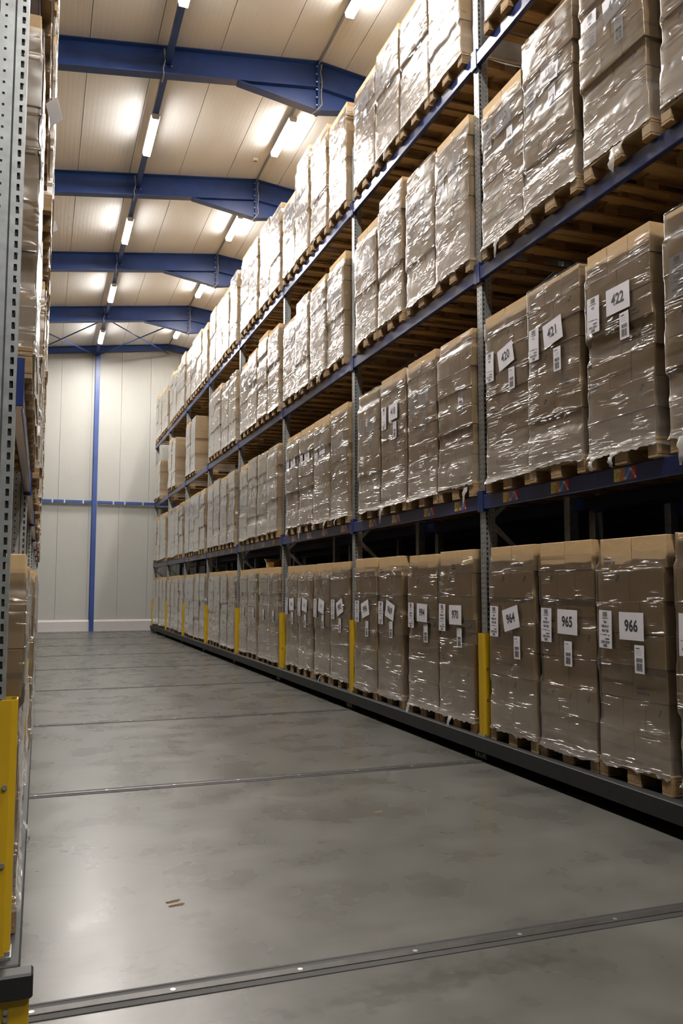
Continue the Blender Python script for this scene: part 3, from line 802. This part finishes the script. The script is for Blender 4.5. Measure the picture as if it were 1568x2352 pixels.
# paper sheets and lettering
TEXT = {}
def text_mesh(s_, size, bold=0.0):
    key = (s_, size, bold)
    if key in TEXT: return TEXT[key]
    cu = bpy.data.curves.new('lettering', 'FONT'); cu.body = s_; cu.size = size; cu.align_x = 'CENTER'; cu.align_y = 'CENTER'; cu.offset = bold
    cu.resolution_u = 3
    o_ = bpy.data.objects.new('lettering', cu); COL.objects.link(o_)
    dg = bpy.context.evaluated_depsgraph_get()
    me = bpy.data.meshes.new_from_object(o_.evaluated_get(dg))
    bpy.data.objects.remove(o_); bpy.data.curves.remove(cu)
    me.materials.clear(); me.materials.append(M['ink'])
    me.transform(Matrix.Rotation(math.pi / 2, 4, 'X'))
    TEXT[key] = me; return me
def barcode_mesh(w, h, seed, m_=None, zc=0.0, dens=0.0042):
    rnd = random.Random(seed); m_ = m_ or MB(); x_ = -w / 2
    while x_ < w / 2 - 0.002:
        b_ = rnd.choice((0.0016, 0.0028, 0.004)); m_.quad((x_, 0, zc - h / 2), (min(x_ + b_, w / 2), 0, zc - h / 2), (min(x_ + b_, w / 2), 0, zc + h / 2), (x_, 0, zc + h / 2)); x_ += b_ + rnd.choice((0.0015, 0.003))
    return m_
def sheet_mesh(nm, w, h, bend):
    m_ = MB(); n = 6
    for k in range(n + 1):
        z = -h / 2 + h * k / n; y = -bend * math.sin(k / n * math.pi * 1.3)
        m_.v += [(-w / 2, y, z), (w / 2, y, z), (w / 2, y + 0.0012, z), (-w / 2, y + 0.0012, z)]
    for k in range(n):
        for q in range(4):
            a = k * 4; m_.f.append((a + q, a + (q + 1) % 4, a + 4 + (q + 1) % 4, a + 4 + q)); m_.m.append(0)
    m_.f += [(3, 2, 1, 0), (n * 4, n * 4 + 1, n * 4 + 2, n * 4 + 3)]; m_.m += [0, 0]
    return m_.mesh(nm, M['paper'])
SHEET_TALL = sheet_mesh('tall_sheet', 0.155, 0.29, 0.0006)
SHEET_NUM = sheet_mesh('number_sheet', 0.275, 0.205, 0.0006)
SHEET_TAG = sheet_mesh('barcode_label', 0.105, 0.205, 0.0004)
m_ = barcode_mesh(0.066, 0.030, 3, zc=-0.005); m_ = barcode_mesh(0.066, 0.056, 5, m_, zc=-0.056); m_.quad((-0.036, 0, 0.078), (0.006, 0, 0.078), (0.006, 0, 0.083), (-0.036, 0, 0.083))
for q in (0.06, 0.045, 0.03): m_.quad((-0.036, 0, q), (0.025, 0, q), (0.025, 0, q + 0.0015), (-0.036, 0, q + 0.0015))
TAG_PRINT = m_.mesh('tag_barcode', M['ink'])
m_ = barcode_mesh(0.060, 0.038, 8, zc=0.116); m_.quad((-0.036, 0, 0.084), (0.036, 0, 0.084), (0.036, 0, 0.088), (-0.036, 0, 0.088))
m_ = barcode_mesh(0.048, 0.022, 9, m_, zc=-0.124)
m_.quad((-0.056, 0, -0.044), (-0.046, 0, -0.044), (-0.046, 0, -0.036), (-0.056, 0, -0.036)); m_.quad((0.036, 0, -0.05), (0.05, 0, -0.05), (0.05, 0, -0.042), (0.036, 0, -0.042))
m_.quad((-0.03, 0, -0.044), (0.02, 0, -0.044), (0.02, 0, -0.039), (-0.03, 0, -0.039)); m_.quad((0.0, 0, -0.076), (0.05, 0, -0.076), (0.05, 0, -0.069), (0.0, 0, -0.069))
TALL_PRINT = m_.mesh('tall_barcode', M['ink'])
m_ = MB()
for zc, w in ((0.056, 0.05), (0.022, 0.07), (-0.012, 0.072), (-0.098, 0.10)):
    for q in range(6): m_.quad((-w / 2 + q * w / 6, 0, zc - 0.009), (-w / 2 + (q + 0.72) * w / 6, 0, zc - 0.009), (-w / 2 + (q + 0.72) * w / 6, 0, zc + 0.009), (-w / 2 + q * w / 6, 0, zc + 0.009))
TALL_BLUR = m_.mesh('faded_lines', M['ink_grey'])
m_ = MB()
for q in range(3): m_.quad((-0.055 + q * 0.04, 0, -0.03), (-0.03 + q * 0.04, 0, -0.03), (-0.03 + q * 0.04, 0, 0.03), (-0.055 + q * 0.04, 0, 0.03))
NUM_BLUR = m_.mesh('faded_number', M['ink_grey'])

def add_sheets(root, v, body_s, zoff, number, words, rnd, only_tag=False, skew=0.0, numtilt=0.0, under=False):
    """sheets lie on the front cartons, under the film"""
    def sheet(nm, me, x_, z_, tilt):
        ks = [min(v.n - 1, max(0, int((z_ + q - 0.144) / (LH * body_s)))) for q in (-0.1, 0.0, 0.1)]
        return ob(nm, me, root, (x_, -0.59 + min(v.rows[k_][2] for k_ in ks) - (0.0035 if under else 0.024), z_), (0, tilt, 0))
    sx = rnd.uniform(-0.02, 0.02)
    t3 = sheet('barcode_label', SHEET_TAG, 0.10 + rnd.uniform(-0.06, 0.06), 0.92 + zoff + rnd.uniform(-0.02, 0.02), rnd.uniform(-0.02, 0.02))
    ob('barcode', TAG_PRINT, t3, (0, -0.0014, 0), kind='stuff')
    if only_tag: return
    t1 = sheet('tall_sheet', SHEET_TALL, -0.265 + sx, 1.13 + zoff, 0.02 + skew * 0.3)
    ob('barcode', TALL_PRINT, t1, (0, -0.0014, 0), kind='stuff')
    if words:
        for s_, z_, sz in words: ob('lettering', text_mesh(s_, sz, 0.0006), t1, (0, -0.0015, z_))
    else: ob('faded_lines', TALL_BLUR, t1, (0, -0.0014, 0), kind='stuff')
    t2 = sheet('number_sheet', SHEET_NUM, 0.04 + sx, 1.165 + zoff, numtilt)
    if number: ob('lettering', text_mesh(number, 0.118, 0.0030), t2, (0, -0.0015, 0.0), scale=(0.84, 1, 1))
    else: ob('faded_number', NUM_BLUR, t2, (0, -0.0014, 0.0), kind='stuff')

def tail_mesh(seed):
    rnd = random.Random(seed); m_ = MB(); n = 9; L = rnd.uniform(0.10, 0.22); w = rnd.uniform(0.02, 0.06)
    for k in range(n + 1):
        t = k / n; wob = rnd.uniform(-0.012, 0.012); ww = w * (1 - 0.75 * t) * rnd.uniform(0.6, 1.3)
        for q in (-1, 0, 1): m_.v.append((q * ww + wob, -0.012 - 0.03 * math.sin(t * 2.2) - rnd.uniform(0, 0.014) * (q == 0) - 0.004 * rnd.random(), -t * L))
    for k in range(n):
        for q in (0, 1): m_.f.append((k * 3 + q, k * 3 + q + 1, k * 3 + q + 4, k * 3 + q + 3)); m_.m.append(0)
    return m_.mesh('film_tail', M['scrap'], True)
TAILS = None
def pallet_load(x_front, sgn, yc, z, h, vi, detail, label, group, number=None, words=None, tag=False, wrapped=True, seed=0, numtilt=0.0):
    """detail 3: every carton and every pallet board; 2: every front carton; 1: layers; 0: one block"""
    rnd = random.Random(seed * 31 + 5)
    body = h - 0.144
    n = 8 if body > 1.60 else (7 if body > 1.36 else 6)
    if z < 0.5: n = 7
    v = VARS[n][vi % 5]; sc = body / v.H
    rz = (-math.pi / 2 if sgn > 0 else math.pi / 2)
    root = ob('pallet_load', None, loc=(x_front + sgn * 0.61, yc, z), rot=(0, 0, rz + rnd.uniform(-0.008, 0.008)), label=label, cat='pallet load', group=group)
    if detail >= 3:
        p = ob('pallet', None, root)
        for nm, me, c, _ in P_PARTS: ob(nm, me, p, c)
    else: ob('pallet', PALLET_ONE, root)
    if detail >= 2:
        for k, (cnt, ax, ay, w) in enumerate(v.rows):
            fd = 0.40 if cnt == 2 else 0.60; cw = 2 * w / cnt
            for q in range(cnt):
                kind = rnd.choice((0, 1, 1, 0)) if k % 2 == (v.n % 2) else rnd.choice((0, 0, 3, 2))
                ob('carton', CARTONS[kind], root, (ax - w + (q + 0.5) * cw, -0.59 + ay + fd / 2 + rnd.uniform(0, 0.004), 0.144 + k * LH * sc), (0, 0, rnd.uniform(-0.004, 0.004)),
                   (cw - 0.004 - rnd.uniform(0, 0.003), fd - 0.004, LH * sc - 0.002))
        ob('rear_cartons', v.rear, root, (0, 0, 0.144), scale=(1, 1, sc), kind='stuff')
    elif detail == 1:
        for k in range(v.n): ob('carton_layer', v.layers[k], root, (0, 0, 0.144 + k * LH * sc), scale=(1, 1, sc))
    else:
        ob('cartons', v.front_one, root, (0, 0, 0.144), scale=(1, 1, sc), kind='stuff'); ob('rear_cartons', v.rear, root, (0, 0, 0.144), scale=(1, 1, sc), kind='stuff')
    if wrapped: ob('stretch_film', v.film, root, (0, 0, 0.144), scale=(1, 1, sc))
    if wrapped and detail >= 3 and (rnd.random() < 0.35 or number == '418'):
        for _ in range(rnd.choice((1, 1, 2))): ob('film_tail', TAILS[rnd.randrange(len(TAILS))], root, (rnd.uniform(-0.36, 0.36), -0.605, 0.10))
    if number is not None or tag:
        add_sheets(root, v, sc, 0.0 if z < 0.5 else 0.10, number or None, words, rnd, only_tag=(number is None), numtilt=numtilt, under=(z > 4 or (z > 2 and not number)))
    return root

TAILS = [tail_mesh(k) for k in range(6)]
ROWN = ['bottom row', 'second row', 'third row', 'top row']
PLACE = ['nearest', 'second', 'third', 'farthest']
HEIGHTS = {}
HEIGHTS[2, -1] = [1.85, 1.88, 1.76, 1.58]; HEIGHTS[2, 0] = [1.71, 1.73, 1.87, 1.69]; HEIGHTS[2, 1] = [1.73, 1.66, 1.68, 1.53]
HEIGHTS[3, -1] = [1.62, 1.62, 1.62, 1.6]; HEIGHTS[3, 0] = [1.52, 1.54, 1.60, 1.57]; HEIGHTS[3, 1] = [1.64, 1.85, 1.96, 1.52]; HEIGHTS[3, 2] = [1.75, 1.80, 1.75, 1.86]
MISSING = {(2, 4): (0, 1), (2, 5): (0, 1), (2, 6): (0, 1)}
W966 = lambda n: [(n, 0.056, 0.028), ('PENNY', 0.022, 0.028), ('FRITES', -0.012, 0.028), ('12/01/2021', -0.098, 0.026)]
W422 = lambda n: [(n, 0.056, 0.026), ('6/01/2021', -0.098, 0.026)]
NUM = {(0, -1, 3): ('964', W966), (0, -1, 2): ('965', W966), (0, -1, 1): ('966', W966), (0, 0, 3): ('996', W966), (0, 0, 2): ('969', W966),
       (0, 0, 1): ('994', W966), (0, 0, 0): ('970', W966), (0, 1, 0): ('992', W966),
       (1, -1, 3): ('420', W422), (1, -1, 2): ('421', W422), (1, -1, 1): ('422', W422), (1, 0, 2): ('418', W422),
       (2, -1, 3): ('440', W422), (2, -1, 1): ('441', W422), (2, 0, 0): ('444', W422)}
TILT = {'964': -0.22, '969': 0.25, '996': -0.25, '992': -0.3, '420': -0.2, '421': -0.12, '422': 0.0, '965': 0.02, '966': 0.0, '970': 0.0, '994': 0.03, '418': 0.0, '440': -0.15}
rs = random.Random(21)
def apart(offs):
    """keep pallets clear of the uprights and of each other"""
    out = []
    for q in offs: out.append(max(q, 0.46, out[-1] + 0.808 if out else 0.0))
    lim = PITCH - 0.46
    for k in range(len(out) - 1, -1, -1): out[k] = min(out[k], lim); lim = out[k] - 0.808
    return out
for lv in range(4):
    for i in range(-1, 7):
        offs = SLOT.get((lv, i)) or [q + rs.uniform(-0.03, 0.03) for q in OFFS]
        if (lv, i) not in SLOT and lv == 1: offs = [q - 0.02 for q in offs]
        if lv == 0: offs = [q + 0.10 for q in offs]
        for k, q in enumerate(apart(offs)):
            if k in MISSING.get((lv, i), ()): continue
            if lv == 0: h = 1.84 + rs.uniform(-0.012, 0.012)
            elif lv == 1: h = 1.735 + rs.uniform(-0.02, 0.03)
            else: h = HEIGHTS.get((lv, i), [rs.uniform(1.6, 1.85) for _ in range(4)])[k] if (lv, i) in HEIGHTS else rs.uniform(1.62, 1.85)
            if (lv, i) == (2, 6): h = 1.47
            det = 3 if i <= 1 else (2 if i <= 3 else 1)
            nb = NUM.get((lv, i, k))
            num, words = (nb[0], nb[1](nb[0])) if nb else (None, None)
            if nb is None and i <= 1 and not (lv == 1 and i == 0 and k == 0): num = ''
            if nb: lb = 'wrapped carton pallet with sheet numbered %s, %s, %s in %s bay of long rack' % (nb[0], ROWN[lv], PLACE[k], ordw[i + 1] if i > -1 else 'nearest')
            else: lb = 'wrapped carton pallet on %s of long rack, %s in the %s bay' % (ROWN[lv], PLACE[k], ordw[i + 1] if i > -1 else 'nearest')
            pallet_load((XR - 0.03 if lv == 0 else XR - 0.085) + rs.uniform(-0.012, 0.015), 1, YU(i) + q, SHELF[lv], h, rs.randrange(5), det, lb,
                        'wrapped pallets on the long rack, ' + ROWN[lv], number=num, words=words, tag=(i <= 2), seed=lv * 100 + i * 10 + k,
                        numtilt=TILT.get(num, rs.uniform(-0.2, 0.2)))
# rear row, dim behind the front one
for lv in (1, 2, 3):
    for i in range(-1, 7):
        for k, q in enumerate(OFFS):
            if lv == 2 and i >= 4: continue
            pallet_load(XR + 1.36, 1, YU(i) + q, SHELF[lv], 1.7, (k + i + lv) % 5, 0, 'dim carton pallet in the shadowed rear row behind the front pallets of long rack', 'rear row of the long rack', wrapped=False, seed=lv + i + k)
# edge-on rack
for lv in range(4):
    for i in range(-1, 7):
        for k, q in enumerate(apart([q_ + (0.13 if i == -1 and k_ == 0 else rs.uniform(-0.03, 0.03)) for k_, q_ in enumerate(OFFS)])):
            h = (1.60 if i < 1 else 1.68) if lv == 0 else (1.74 if lv == 1 else rs.uniform(1.60, 1.88))
            xf = XL + 0.051 + (rs.uniform(-0.01, 0.02) if i == -1 else rs.uniform(0.0, 0.05)) + (0.03 if lv >= 2 else 0)
            lb = 'wrapped carton pallet on %s of left edge-on rack, %s in the %s bay' % (ROWN[lv], PLACE[k], ordw[i + 1] if i > -1 else 'nearest')
            pl_ = pallet_load(xf, -1, YU(i) + q, SHELF[lv], h, rs.randrange(5), 3 if i == -1 else (2 if i == 0 else 1), lb, 'wrapped pallets on the left rack, ' + ROWN[lv],
                        tag=(i == -1 and k == 0), seed=900 + lv * 100 + i * 10 + k)
            if (lv, i, k) in ((1, -1, 0), (2, 1, 0)):       # a sheet that has come loose and sticks out into the aisle
                sh_ = ob('loose_sheet', SHEET_TAG, pl_, (0.12, -0.655, 1.55 if lv == 1 else 1.62), (0.1, 0.35, 0.9), (0.7, 1, 0.75))
                ob('barcode', TAG_PRINT, sh_, (0, -0.0014, 0), kind='stuff')

# ------------------------------------------------------------------ small things
# a loose open carton lying on a bottom-row load
t = ob('loose_carton', None, loc=(XR + 0.22, 16.15, SHELF[0] + 1.853), rot=(0, 0, 0.5), label='small open carton lying on a wrapped pallet in the bottom row', cat='carton')
mb = MB()
for x0, x1, y0, y1 in ((-0.14, 0.14, -0.11, -0.104), (-0.14, 0.14, 0.104, 0.11), (-0.14, -0.134, -0.104, 0.104), (0.134, 0.14, -0.104, 0.104)): mb.box(x0, x1, y0, y1, 0, 0.10)
mb.box(-0.14, 0.14, -0.11, 0.11, 0, 0.005)
ob('carton_body', mb.mesh('carton_body', M['carton']), t)
mb = MB(); mb.bar((0, -0.108, 0.10), (0, -0.20, 0.15), 0.27, 0.005); ob('flap', mb.mesh('flap', M['carton']), t)
mb = MB(); mb.bar((0, 0.108, 0.10), (0, 0.17, 0.17), 0.27, 0.005); ob('flap', mb.mesh('flap', M['carton']), t)
# splinters on the floor
for x_, y_, a, L, lb in ((0.725, 4.72, 0.25, 0.07, 'long wood splinter lying on the floor'), (0.735, 4.66, 0.15, 0.075, 'short brown wood splinter lying beside another on the floor'), (2.45, 6.02, 0.05, 0.06, 'thin dark splinter on the floor in mid aisle')):
    mb = MB(); mb.v = [(-L / 2, -0.004, 0), (L / 2, -0.006, 0), (L / 2 + 0.012, 0.003, 0), (-L / 2, 0.005, 0), (-L / 2, -0.003, 0.006), (L / 2, -0.004, 0.008), (L / 2 + 0.004, 0.002, 0.007), (-L / 2, 0.003, 0.006)]
    mb.f = [(3, 2, 1, 0), (4, 5, 6, 7), (0, 1, 5, 4), (1, 2, 6, 5), (2, 3, 7, 6), (3, 0, 4, 7)]; mb.m = [0] * 6
    ob('wood_splinter', mb.mesh('wood_splinter', M['wood']), loc=(x_, y_, 0.0005), rot=(0, 0, a), label=lb, cat='splinter', group='splinters on the floor')
